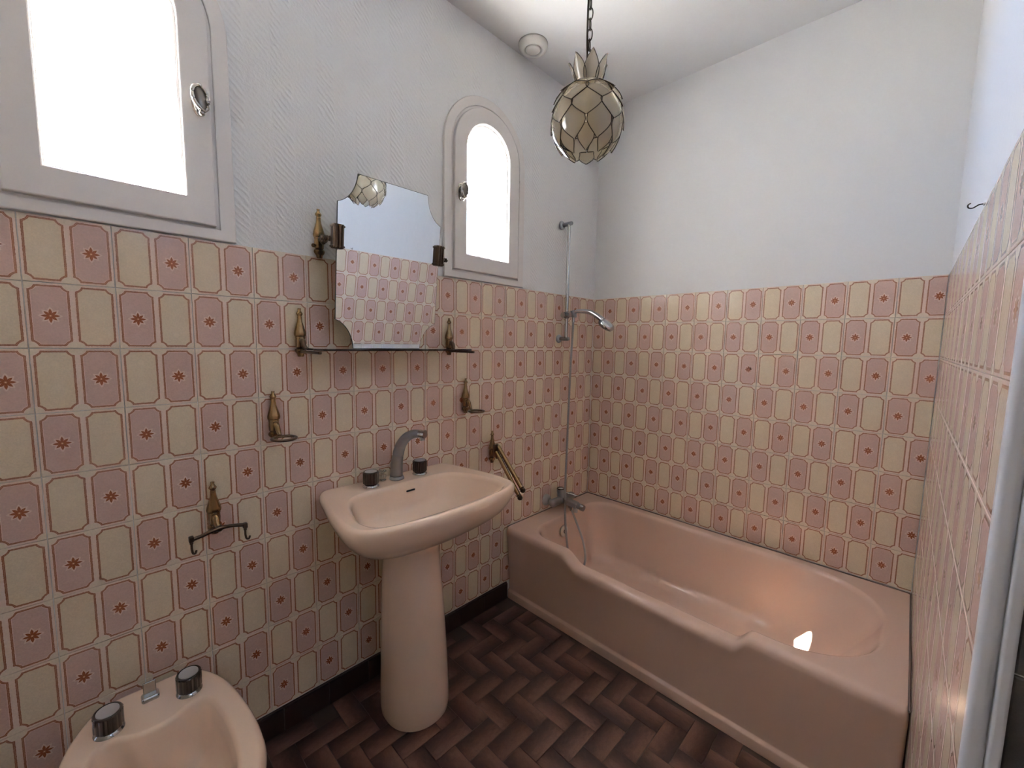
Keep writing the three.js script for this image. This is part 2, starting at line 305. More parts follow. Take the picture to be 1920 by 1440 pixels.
function makeWindow(n, zc, label, handleSide) {
  const w = new THREE.Group(); w.name = 'window_' + n; scene.add(w); tag(w, label, 'window', 'arched windows', 'structure');
  w.position.set(0, 0, zc); w.rotation.y = PI / 2;
  part(w, 'window_frame', [archRing(0.239, 1.607, 0.201, 1.637, -0.004, 0.011, 0.003), archRing(0.203, 1.635, 0.186, 1.652, -0.05, 0.004, 0.001)], M.frame);
  const c = part(w, 'casement', archRing(0.1915, 1.643, 0.127, 1.712, -0.03, 0.02, 0.0035), M.frame);
  part(c, 'glazing_bead', archRing(0.129, 1.710, 0.120, 1.719, -0.024, 0.006, 0.003), M.frame);
  part(c, 'pane', new THREE.ShapeGeometry(archShape(0.124, 1.715), 28).translate(0, 0, -0.012), M.glass);
  for (const y of [1.74, 2.12]) part(c, 'hinge', rod([-handleSide * 0.194, y - 0.022, 0.017], [-handleSide * 0.194, y + 0.022, 0.017], 0.0045), M.frame);
  finialHandle(c, 0.022, 1.958, handleSide * 0.164, handleSide > 0 ? 0.1 : -0.15);
  return w;
}
{
  const w = new THREE.Group(); w.name = 'window_3'; scene.add(w); tag(w, 'small square window to the right of the camera', 'window', null, 'structure');
  const b = 0.03, zc = (SW.z0 + SW.z1) / 2, yc = (SW.y0 + SW.y1) / 2;
  part(w, 'window_frame', [box(XR - 0.005, XR + 0.05, SW.y0, SW.y0 + b, SW.z0, SW.z1), box(XR - 0.005, XR + 0.05, SW.y1 - b, SW.y1, SW.z0, SW.z1), box(XR - 0.005, XR + 0.05, SW.y0 + b, SW.y1 - b, SW.z0, SW.z0 + b), box(XR - 0.005, XR + 0.05, SW.y0 + b, SW.y1 - b, SW.z1 - b, SW.z1)], M.frame);
  part(w, 'pane', new THREE.PlaneGeometry(SW.z1 - SW.z0 - 2 * b, SW.y1 - SW.y0 - 2 * b).rotateY(PI / 2).translate(XR + 0.02, yc, zc), M.glass);
}
makeWindow(1, WIN[1], 'white arched casement window with silver scroll knob at the left edge', 1);
makeWindow(2, WIN[0], 'white arched casement window between the mirror and the shower rail', -1);

// ---------------------------------------------------------------- bathtub
function roundRect(x0, x1, z0, z1, radii, y) {     // ring: front side (z1) left to right, then round; radii: front-left, front-right, back-right, back-left
  const N = 90, NC = 14, out = [], [a, b, c, d] = radii;
  const arc = (cx, cz, rx, rz, q0) => { for (let i = 0; i < NC; i++) { const q = q0 - (i + 0.5) / NC * PI / 2; out.push(V(cx + Math.cos(q) * rx, y, cz + Math.sin(q) * rz)); } };
  const line = (p, q, n) => { for (let i = 0; i < n; i++) { const t = i / (n - 1); out.push(V(mix(p[0], q[0], t), y, mix(p[1], q[1], t))); } };
  line([x0 + a[0], z1], [x1 - b[0], z1], N); arc(x1 - b[0], z1 - b[1], b[0], b[1], PI / 2);
  line([x1, z1 - b[1]], [x1, z0 + c[1]], 20); arc(x1 - c[0], z0 + c[1], c[0], c[1], 0);
  line([x1 - c[0], z0], [x0 + d[0], z0], N); arc(x0 + d[0], z0 + d[1], d[0], d[1], -PI / 2);
  line([x0, z0 + d[1]], [x0, z1 - a[1]], 20); arc(x0 + a[0], z1 - a[1], a[0], a[1], -PI);
  return out;
}
const same = (r) => [[r, r], [r, r], [r, r], [r, r]];
const RIM = 0.388;
{
  const dip = (x) => -0.046 * sstep(0.35, 0.45, x) * (1 - sstep(1.075, 1.13, x));
  const rings = [], add = (ring, w) => { for (const p of ring) { if (w && p.z > 0.36) p.y += dip(p.x) * w * sstep(0.36, 0.60, p.z); } rings.push(ring); };
  const X0 = 0.001, X1 = 1.497, ZF = 0.742;
  const outer = (y, zf) => {
    const N = 90, NC = 14, o = [], z0 = 0.002, line = (p, q, n) => { for (let i = 0; i < n; i++) { const k = i / (n - 1); o.push(V(mix(p[0], q[0], k), y, mix(p[1], q[1], k))); } };
    const elbow = (p, c, q) => { for (let i = 0; i < NC; i++) { const k = (i + 0.5) / NC; o.push(k < 0.5 ? V(mix(p[0], c[0], Math.min(1, k * 2.08)), y, mix(p[1], c[1], Math.min(1, k * 2.08))) : V(mix(c[0], q[0], Math.max(0, k * 2.08 - 1.08)), y, mix(c[1], q[1], Math.max(0, k * 2.08 - 1.08)))); } };
    line([0.225, zf], [1.172, zf], N); elbow([1.172, zf], [X1, zf], [X1, 0.418]);
    line([X1, 0.418], [X1, 0.302], 20); elbow([X1, 0.302], [X1, z0], [1.172, z0]);
    line([1.172, z0], [0.235, z0], N); elbow([0.235, z0], [X0, z0], [X0, 0.172]);
    line([X0, 0.172], [X0, 0.558], 20); elbow([X0, 0.558], [X0, zf], [0.225, zf]);
    for (const p of o) p.x += p.z * SKEW * sstep(1.25, X1, p.x);
    return o;
  };
  add(outer(0.0, 0.716)); add(outer(0.034, 0.716)); add(outer(0.040, 0.714)); add(outer(0.044, 0.706)); add(outer(0.05, 0.705)); add(outer(0.15, 0.711)); add(outer(0.25, 0.720), 0.35);
  add(outer(0.335, 0.729), 0.85); add(outer(0.357, 0.733), 1); add(outer(0.372, 0.732), 1); add(outer(0.383, 0.726, 0.01), 1); add(outer(RIM, 0.716, 0.012), 1); add(outer(RIM + 0.0015, 0.705, 0.015), 1);
  const hole = (e, y, w) => {      // e: how far inside the lip
    const x0 = 0.115 + e.l, x1 = 1.432 - e.r, z0 = 0.052 + e.b, z1 = 0.668 - e.f, k = e.k;
    add(roundRect(x0, x1, z0, z1, [[0.11 * k, 0.11 * k], [0.26 * k, 0.25 * k], [0.26 * k, 0.25 * k], [0.12 * k, 0.12 * k]], y), w);
  };
  const E = (l, r, b, f, k = 1) => ({ l, r, b, f, k });
  hole(E(-0.014, -0.014, -0.014, -0.014, 1.05), RIM + 0.0008, 1);
  hole(E(-0.006, -0.006, -0.006, -0.006, 1.02), RIM - 0.002, 1); hole(E(0, 0, 0, 0), RIM - 0.008, 1); hole(E(0.004, 0.005, 0.004, 0.004), RIM - 0.018, 1); hole(E(0.010, 0.022, 0.010, 0.010), RIM - 0.05, 0.9);
  hole(E(0.022, 0.075, 0.025, 0.025), 0.26, 0.5); hole(E(0.038, 0.14, 0.045, 0.04), 0.17); hole(E(0.055, 0.20, 0.065, 0.06, 0.95), 0.115); hole(E(0.08, 0.25, 0.09, 0.085, 0.85), 0.085); hole(E(0.12, 0.30, 0.13, 0.125, 0.7), 0.073); hole(E(0.22, 0.42, 0.22, 0.22, 0.4), 0.068);
  const t = thing('bathtub', 'peach pink enamel bathtub with a wavy front rim against the tiled wall', 'bathtub');
  part(t, 'tub_shell', skin(rings.map(r => r.slice().reverse()), false, true), M.enamel);
  const o = part(t, 'overflow_plate', at(lathe([[0.0, 0.010], [0.006, 0.010], [0.0065, 0.006], [0.012, 0.007], [0.013, 0.010], [0.026, 0.008], [0.031, 0.004], [0.032, 0], [0, 0]], 28), 0, 0, 0, 0, 0, -PI / 2), M.overflow, [0.134, 0.312, 0.418]);
  o.rotation.z = 0.1;
  part(o, 'overflow_slot', at(new THREE.TorusGeometry(0.009, 0.0022, 8, 20), 0.0105, 0, 0, 0, PI / 2, 0), M.slot);
  part(t, 'sealant', [rod([0.0, RIM + 0.002, 0.003], [1.497, RIM + 0.002, 0.003], 0.0035, 6), rod([1.4985, RIM + 0.002, 0.003], [1.505, RIM + 0.002, 0.735], 0.0035, 6), rod([0.002, RIM + 0.002, 0.003], [0.002, RIM + 0.002, 0.72], 0.0035, 6)], M.silicone);
  part(t, 'drain', at(lathe([[0, 0.004], [0.02, 0.004], [0.032, 0.002], [0.034, 0], [0, 0]], 24), 0.34, 0.0695, 0.36), M.chrome);
}
// bath mixer
{
  const z = 0.345, y = 0.452, t = thing('bath_mixer', 'grey chrome wall mixer tap at the head of the bathtub', 'tap');
  for (const dz of [0.072, -0.072]) part(t, 'wall_flange', [at(lathe([[0, 0.0], [0.031, 0], [0.033, 0.004], [0.029, 0.014], [0.020, 0.024], [0.014, 0.028], [0, 0.028]], 24), 0, y, z + dz, 0, 0, -PI / 2), rod([0.02, y, z + dz], [0.062, y, z + dz * 0.9], 0.0115, 14)], M.chromeDull);
  part(t, 'body', [rod([0.062, y, z + 0.085], [0.062, y, z - 0.085], 0.0225, 20), at(new THREE.SphereGeometry(0.0225, 16, 10), 0.062, y, z + 0.085), at(new THREE.SphereGeometry(0.0225, 16, 10), 0.062, y, z - 0.085)], M.chromeDull);
  part(t, 'spout', [at(rbox(0.115, 0.034, 0.040, 0.010, 3), 0.115, y - 0.002, z, 0, 0, -0.10), rod([0.165, y - 0.006, z], [0.192, y - 0.009, z], 0.0165, 18), rod([0.155, y - 0.01, z], [0.155, y - 0.047, z], 0.0135, 16, 0.0135)], M.chromeDull);
  part(t, 'diverter_knob', [rod([0.192, y - 0.009, z], [0.210, y - 0.011, z], 0.0185, 20, 0.0165)], M.chrome);
  const c = part(t, 'cartridge', [rod([0.062, y + 0.015, z + 0.005], [0.055, y + 0.062, z + 0.008], 0.024, 22, 0.0215)], M.chromeDull);
  part(c, 'cap_ring', at(new THREE.TorusGeometry(0.019, 0.0035, 8, 24), 0.0547, y + 0.063, z + 0.008, PI / 2, 0, 0.15), M.knobRim);
  part(c, 'cap', at(new THREE.CylinderGeometry(0.0185, 0.0185, 0.003, 24), 0.0547, y + 0.062, z + 0.008, 0, 0, 0.15), M.knobCap);
  part(t, 'lever', [sweep([[0.070, y + 0.045, z], [0.105, y + 0.042, z - 0.012], [0.150, y + 0.034, z - 0.028]], [0.009, 0.0075, 0.006], 16, 10, 0.7)], M.chrome);
  part(t, 'hose_outlet', [rod([0.118, y - 0.012, z], [0.118, y - 0.034, z], 0.009, 14)], M.chrome);
}
// shower rail, handset, hose
{
  const z = 0.341, x = 0.052, t = thing('shower_rail', 'slim chrome shower rail on the wall above the bath mixer', 'shower rail');
  part(t, 'bar', rod([x, 1.352, z], [x, 1.972, z], 0.0095, 20), M.chrome);
  for (const y of [1.972, 1.360]) part(t, 'wall_bracket', [at(lathe([[0, 0], [0.023, 0], [0.024, 0.004], [0.020, 0.010], [0.011, 0.013], [0, 0.013]], 24), 0, y, z, 0, 0, -PI / 2), rod([0.008, y, z], [0.066, y, z], 0.0105, 16), at(new THREE.SphereGeometry(0.0105, 12, 8), 0.066, y, z)], M.chromeDull);
  part(t, 'slider', [at(new THREE.SphereGeometry(0.021, 20, 14), x, 1.488, z), at(rbox(0.04, 0.030, 0.030, 0.008, 3), 0.082, 1.492, z, 0, 0, 0.15)], M.chrome);
  part(t, 'slider_knob', [rod([x, 1.488, z + 0.012], [x, 1.488, z + 0.034], 0.0155, 18)], M.chrome);
  part(t, 'handset_cradle', [at(new THREE.CylinderGeometry(0.017, 0.014, 0.036, 18), 0.101, 1.492, z, 0, 0, 0.25)], M.chromeDull);
  const h = thing('shower_handset', 'chrome curved shower head held by the rail slider', 'shower head');
  part(h, 'grip', sweep([[0.098, 1.470, z], [0.108, 1.502, z], [0.150, 1.506, z], [0.205, 1.498, z], [0.255, 1.474, z], [0.285, 1.452, z]], [0.0095, 0.0115, 0.0138, 0.0152, 0.0155, 0.017], 30, 14, 0.85), M.chrome);
  const head = part(h, 'head', lathe([[0, 0.018], [0.022, 0.0175], [0.037, 0.011], [0.043, 0.002], [0.043, -0.007], [0.039, -0.013], [0, -0.013]], 30), M.chrome, [0.305, 1.432, z]);
  head.rotation.z = -0.62;
  part(head, 'spray_face', at(new THREE.CylinderGeometry(0.037, 0.037, 0.004, 28), 0, -0.0135, 0), std({ color: 0x6f7175, roughness: 0.5 }));
  const pts = [[0.098, 1.475, z], [0.099, 1.42, z + 0.002], [0.10, 1.25, z + 0.012], [0.106, 1.0, z + 0.028], [0.115, 0.75, z + 0.045], [0.135, 0.50, z + 0.075], [0.170, 0.30, z + 0.10], [0.205, 0.17, z + 0.10], [0.245, 0.12, z + 0.075], [0.265, 0.18, z + 0.055], [0.235, 0.27, z + 0.035], [0.165, 0.36, z + 0.01], [0.128, 0.405, z], [0.118, 0.422, z]];
  const hose = thing('shower_hose', 'thin ribbed metal hose hanging from the shower head into the bathtub', 'hose');
  const curve = new THREE.CatmullRomCurve3(pts.map(p => V(...p)));
  part(hose, 'hose_tube', new THREE.TubeGeometry(curve, 160, 0.0056, 8), M.chromeDull);
  const n = 420, ring = new THREE.TorusGeometry(0.0058, 0.0011, 4, 8), q = new THREE.Quaternion(), list = [];
  for (let i = 0; i < n; i++) { const u = i / n, g = ring.clone(); q.setFromUnitVectors(V(0, 0, 1), curve.getTangentAt(u)); g.applyQuaternion(q); const p = curve.getPointAt(u); list.push(g.translate(p.x, p.y, p.z)); }
  part(hose, 'coil', list, M.chrome).userData.kind = 'stuff';
  part(hose, 'end_nut', rod([0.098, 1.478, z], [0.099, 1.448, z], 0.0085, 12), M.chrome);
  part(hose, 'end_nut', rod([0.120, 0.424, z], [0.124, 0.402, z], 0.0085, 12), M.chrome);
}

// ---------------------------------------------------------------- washbasin and pedestal
function splineRing(pts, n, y) {     // closed smooth outline through [x, z] points, evenly spaced by arc length
  const c = new THREE.CatmullRomCurve3(pts.map(([x, z]) => V(x, 0, z)), true, 'centripetal'), out = [];
  for (let i = 0; i < n; i++) { const p = c.getPoint(i / n); out.push(V(p.x, y, p.z)); }
  return out;
}
const mirrorPts = (half, zc) => [...half.map(([x, z]) => [x, zc + z]), ...half.slice().reverse().filter(([, z]) => z > 1e-6).map(([x, z]) => [x, zc - z])];
const scaleRing = (r, cx, cz, sx, sz, y) => r.map(p => V(cx + (p.x - cx) * sx, y, cz + (p.z - cz) * sz));
{
  const zc = 1.392, N = 160, Y = 0.812;
  const half = [[0.003, 0], [0.003, 0.10], [0.003, 0.20], [0.006, 0.248], [0.024, 0.266], [0.12, 0.290], [0.24, 0.312], [0.335, 0.318], [0.395, 0.303], [0.430, 0.252], [0.452, 0.150], [0.463, 0]];
  const inner = [[0.122, 0], [0.122, 0.08], [0.124, 0.15], [0.140, 0.198], [0.185, 0.232], [0.26, 0.258], [0.33, 0.270], [0.388, 0.252], [0.413, 0.205], [0.423, 0.11], [0.427, 0]];
  const O = splineRing(mirrorPts(half, zc), N, 0), I = splineRing(mirrorPts(inner, zc), N, 0), CX = 0.20;
  // re-time the inner outline so that both run round together
  const ang = (p, cx) => Math.atan2(p.z - zc, p.x - cx);
  const I2 = O.map(p => { const a = ang(p, 0.26); let best = null, bd = 9; for (let i = 0; i < N; i++) { const A = I[i], B = I[(i + 1) % N]; let a0 = ang(A, 0.26), a1 = ang(B, 0.26), d0 = Math.atan2(Math.sin(a - a0), Math.cos(a - a0)), d1 = Math.atan2(Math.sin(a - a1), Math.cos(a - a1)); if (d0 * d1 <= 0 && Math.abs(d0) + Math.abs(d1) < 1) { const t = d0 === d1 ? 0 : d0 / (d0 - d1); best = V(mix(A.x, B.x, t), 0, mix(A.z, B.z, t)); bd = 0; } } return best ?? I[0].clone(); });
  const R = (ring, s, y, cx = CX) => ring.map(p => V(Math.max(0.002, cx + (p.x - cx) * s), y, zc + (p.z - zc) * s));
  const off = (ring, d, y, floorX = 0.002) => ring.map((p, i) => { const a = ring[(i + N - 1) % N], b = ring[(i + 1) % N], n = V(b.z - a.z, 0, -(b.x - a.x)).normalize(), s = (n.x * (p.x - 0.25) + n.z * (p.z - zc)) > 0 ? 1 : -1; return V(Math.max(floorX, p.x + n.x * s * d), y, p.z + n.z * s * d); });
  const offI = (d, y) => I2.map(p => { const v = V(p.x - 0.275, 0, p.z - zc), l = v.length(); v.multiplyScalar((l + d) / l); return V(0.275 + v.x, y, zc + v.z); });
  const rings = [];
  for (const [s, y] of [[0.30, 0.640], [0.42, 0.643], [0.55, 0.653], [0.69, 0.672], [0.81, 0.695], [0.905, 0.721], [0.963, 0.748], [0.99, 0.769]]) rings.push(R(O, s, y, 0.19));
  rings.push(off(O, 0.001, 0.782), off(O, 0.0025, 0.793), off(O, 0.001, 0.803), off(O, -0.004, 0.8095), off(O, -0.011, Y), off(O, -0.016, Y - 0.001));
  rings.push(offI(0.012, Y - 0.0025), offI(0.005, Y - 0.0045), offI(0.0, Y - 0.0095), offI(-0.004, Y - 0.017), offI(-0.0075, Y - 0.030));
  for (const [s, y] of [[0.925, 0.760], [0.87, 0.732], [0.80, 0.712], [0.68, 0.694], [0.50, 0.682], [0.28, 0.676], [0.1, 0.674]]) rings.push(I2.map(p => V(0.275 + (p.x - 0.275) * s, y, zc + (p.z - zc) * s)));
  const t = thing('washbasin', 'peach ceramic washbasin on a tapered pedestal', 'washbasin');
  part(t, 'bowl', skin(rings, true, true), M.ceramic);
  const sl = part(t, 'overflow_slot', rbox(0.004, 0.007, 0.036, 0.0019, 2), M.slot, [0.1345, 0.779, 1.372]); sl.rotation.z = -0.25;
  part(t, 'drain', at(lathe([[0, 0.003], [0.012, 0.004], [0.03, 0.003], [0.032, 0], [0, 0]], 24), 0.275, 0.675, zc), M.chrome);
  // pedestal
  const p = thing('pedestal', 'tapered peach ceramic column under the washbasin', 'pedestal'), pr = [];
  const D = (r, xb, y, cx) => { const o = [], n = 72; for (let i = 0; i < n; i++) { const a = i / n * 2 * PI, c = Math.cos(a), s = Math.sin(a), k = 2.1; o.push(V(c > 0 ? cx + r * Math.sign(c) * Math.abs(c) ** (2 / k) : cx + (cx - xb) * Math.sign(c) * Math.abs(c) ** (2 / 2.6), y, 1.412 + r * Math.sign(s) * Math.abs(s) ** (2 / (c > 0 ? k : 2.6)))); } return o.reverse(); };
  for (const [r, xb, y, cx] of [[0.112, 0.10, 0.0, 0.226], [0.115, 0.10, 0.004, 0.227], [0.1165, 0.10, 0.03, 0.228], [0.115, 0.10, 0.10, 0.227], [0.111, 0.10, 0.22, 0.224], [0.104, 0.10, 0.38, 0.218], [0.096, 0.10, 0.52, 0.212], [0.092, 0.10, 0.60, 0.208], [0.092, 0.10, 0.6385, 0.207]]) pr.push(D(r, xb, y, cx));
  part(p, 'column', skin(pr, true, true), M.ceramic);
}
// basin fittings
const knobSkirt = (n = 14) => { const s = new THREE.Shape(), R = 0.0215; for (let i = 0; i <= n * 6; i++) { const a = i / (n * 6) * 2 * PI, r = R - 0.0011 * (0.5 - 0.5 * Math.cos(a * n)) ** 2; i ? s.lineTo(Math.cos(a) * r, Math.sin(a) * r) : s.moveTo(r, 0); } return new THREE.ExtrudeGeometry(s, { depth: 0.030, bevelEnabled: true, bevelSize: 0.0015, bevelThickness: 0.0015, bevelSegments: 2, curveSegments: 1 }).rotateX(-PI / 2); };
const knobGeo = knobSkirt();
function tapKnob(x, y, z, name, label, group, s = 1.22, tilt = 0) {
  const t = thing(name, label, 'tap knob', [x, y, z], 0, group); t.scale.setScalar(s); t.rotation.z = tilt;
  part(t, 'base', lathe([[0, 0.010], [0.014, 0.0105], [0.0175, 0.009], [0.021, 0.005], [0.0235, 0.002], [0.0235, 0], [0, 0]], 28), M.chrome);
  part(t, 'grip', knobGeo, M.knob, [0, 0.0115, 0]);
  part(t, 'rim', at(new THREE.TorusGeometry(0.0195, 0.0028, 8, 32), 0, 0.0425, 0, PI / 2, 0, 0), M.knobRim);
  part(t, 'cap', at(new THREE.CylinderGeometry(0.0172, 0.0172, 0.003, 28), 0, 0.0436, 0), M.knobCap);
  return t;
}
tapKnob(0.078, 0.811, 1.500, 'basin_tap_knob', 'dark burgundy basin tap knob left of the spout', 'basin tap knobs');
tapKnob(0.072, 0.811, 1.292, 'basin_tap_knob', 'dark burgundy basin tap knob right of the spout', 'basin tap knobs');
{
  const t = thing('basin_spout', 'grey curved swan-neck spout on the washbasin', 'spout', [0, 0, 0]);
  part(t, 'base_ring', at(lathe([[0, 0.012], [0.0235, 0.012], [0.0255, 0.009], [0.0272, 0.004], [0.028, 0], [0, 0]], 28), 0.064, 0.811, 1.389), M.chromeDull);
  part(t, 'neck', sweep([[0.062, 0.820, 1.390], [0.064, 0.86, 1.389], [0.070, 0.905, 1.386], [0.083, 0.945, 1.380], [0.104, 0.974, 1.370], [0.132, 0.990, 1.357], [0.160, 0.994, 1.345]], [0.0235, 0.0225, 0.0208, 0.0195, 0.0180, 0.0160, 0.0145], 36, 18), M.chromeDull);
  part(t, 'aerator', [rod([0.156, 0.994, 1.3465], [0.178, 0.994, 1.337], 0.0150, 18), rod([0.167, 0.988, 1.342], [0.167, 0.970, 1.342], 0.0095, 14)], M.chrome);
  const k = thing('waste_lever', 'small clear flower-shaped waste pull behind the left basin knob', 'pull knob', [0.046, 0.811, 1.439]);
  part(k, 'base', lathe([[0, 0.006], [0.012, 0.006], [0.014, 0.003], [0.014, 0], [0, 0]], 20), M.chrome);
  part(k, 'stem', [rod([0, 0.004, 0], [0, 0.030, 0], 0.0045, 10), at(lathe([[0.005, 0], [0.014, 0.006], [0.015, 0.016], [0.008, 0.022], [0.005, 0.022]], 16), 0, 0.004, 0)], M.acrylic);
  const pet = []; for (let i = 0; i < 8; i++) { const a = i / 8 * 2 * PI; pet.push(at(new THREE.SphereGeometry(0.0058, 10, 8).scale(1, 0.75, 1), Math.cos(a) * 0.0105, 0.036, Math.sin(a) * 0.0105)); }
  pet.push(at(new THREE.SphereGeometry(0.009, 12, 8).scale(1, 0.6, 1), 0, 0.036, 0));
  part(k, 'pull', pet, M.acrylic);
}

// ---------------------------------------------------------------- bidet
{
  const zc = 2.125, N = 140, t = thing('bidet', 'peach ceramic bidet in the lower left corner', 'bidet'), Y = 0.402;
  const half = [[0.040, 0], [0.041, 0.06], [0.052, 0.098], [0.085, 0.124], [0.15, 0.152], [0.25, 0.171], [0.36, 0.179], [0.46, 0.171], [0.54, 0.138], [0.585, 0.085], [0.60, 0]];
  const inner = [[0.216, 0], [0.210, 0.035], [0.192, 0.068], [0.189, 0.090], [0.205, 0.107], [0.26, 0.120], [0.36, 0.127], [0.45, 0.120], [0.51, 0.092], [0.545, 0.050], [0.553, 0]];
  const O = splineRing(mirrorPts(half, zc), N, 0), I = splineRing(mirrorPts(inner, zc), N, 0);
  const R = (ring, sx, sz, y, cx) => ring.map(p => V(cx + (p.x - cx) * sx, y, zc + (p.z - zc) * sz));
  const off = (ring, d, y) => ring.map((p, i) => { const a = ring[(i + N - 1) % N], b = ring[(i + 1) % N], n = V(b.z - a.z, 0, -(b.x - a.x)).normalize(), s = (n.x * (p.x - 0.34) + n.z * (p.z - zc)) > 0 ? 1 : -1; return V(p.x + n.x * s * d, y, p.z + n.z * s * d); });
  const rings = [R(O, 0.72, 0.62, 0.0, 0.25), R(O, 0.72, 0.62, 0.03, 0.25), R(O, 0.70, 0.60, 0.06, 0.25), R(O, 0.70, 0.62, 0.15, 0.25), R(O, 0.78, 0.72, 0.24, 0.25), R(O, 0.90, 0.88, 0.32, 0.25), R(O, 0.97, 0.97, 0.36, 0.25), off(O, 0, 0.380), off(O, 0.001, 0.389), off(O, -0.003, 0.397), off(O, -0.009, Y), off(O, -0.015, Y + 0.0005)];
  rings.push(off(I, 0.008, Y), off(I, 0.002, Y - 0.003), off(I, -0.004, Y - 0.010));
  for (const [s, y] of [[0.93, 0.365], [0.88, 0.33], [0.80, 0.29], [0.66, 0.265], [0.45, 0.252], [0.2, 0.248]]) rings.push(R(I, s, s, y, 0.38));
  part(t, 'bowl', skin(rings, true, true), M.ceramic);
  part(t, 'drain', at(lathe([[0, 0.003], [0.02, 0.003], [0.022, 0], [0, 0]], 24), 0.38, 0.249, zc), M.chrome);
  tapKnob(0.152, Y, 2.203, 'bidet_tap_knob', 'dark burgundy bidet tap knob left of the chrome lever', 'bidet tap knobs', 1.2, -0.06);
  tapKnob(0.142, Y, 2.050, 'bidet_tap_knob', 'dark burgundy bidet tap knob right of the chrome lever', 'bidet tap knobs', 1.2, -0.06);
  const l = thing('bidet_waste_lever', 'small chrome waste lever between the two bidet knobs', 'lever', [0.098, Y, 2.125]);
  part(l, 'base', rbox(0.030, 0.014, 0.036, 0.006, 3), M.chrome, [0.004, 0.006, 0]);
  part(l, 'tab', at(rbox(0.005, 0.030, 0.026, 0.002, 2), -0.006, 0.024, 0, 0, 0, 0.25), M.chrome);
}

// ---------------------------------------------------------------- antique brass wall fittings
const finialGeo = (() => {
  const H = 0.155, pr = [[0, 1], [0.0048, 1], [0.005, 0.985], [0.0042, 0.965], [0.006, 0.935], [0.0098, 0.90], [0.0100, 0.88], [0.0072, 0.855], [0.0062, 0.835], [0.0075, 0.82], [0.007, 0.80], [0.0085, 0.72], [0.0130, 0.62], [0.0172, 0.53], [0.0188, 0.475], [0.0178, 0.435], [0.0150, 0.415], [0.0158, 0.40], [0.0158, 0.39], [0.0148, 0.385], [0.0156, 0.30], [0.0146, 0.20], [0.0115, 0.18], [0.0168, 0.155], [0.0178, 0.12], [0.0140, 0.075], [0.0105, 0.055], [0.0098, 0.02], [0.0088, 0], [0, 0]];
  return toCreasedNormals(lathe(pr.map(([r, f]) => [r, f * H]).reverse(), 10), 0.7).scale(0.82, 1, 1);
})();
function bracket(parent, z, y0) { return part(parent, 'bracket', finialGeo, M.brass, [0.0145, y0, z]); }
const curl = (pts, rad) => sweep(pts, rad, 18, 10);
// glass shelf
{
  const t = thing('glass_shelf', 'narrow glass shelf on two antique brass brackets under the mirror', 'shelf'), y = 1.298;
  part(t, 'glass_plate', at(rbox(0.168, 0.006, 0.575, 0.0015, 1), 0.093, y + 0.004, 1.404), M.shelf);
  for (const z of [1.702, 1.107]) {
    const b = bracket(t, z, 1.277);
    const s = z > 1.4 ? -1 : 1, dz = z > 1.4 ? -0.018 : 0.012;
    part(b, 'arm', [curl([[0.006, 0.055, 0], [0.022, 0.050, 0], [0.030, 0.036, 0], [0.036, 0.026, dz * 0.3]], [0.006, 0.0085, 0.008, 0.006]), at(rbox(0.152, 0.009, 0.011, 0.003, 2), 0.088, 0.0165, 0)], M.brassDark);
  }
}
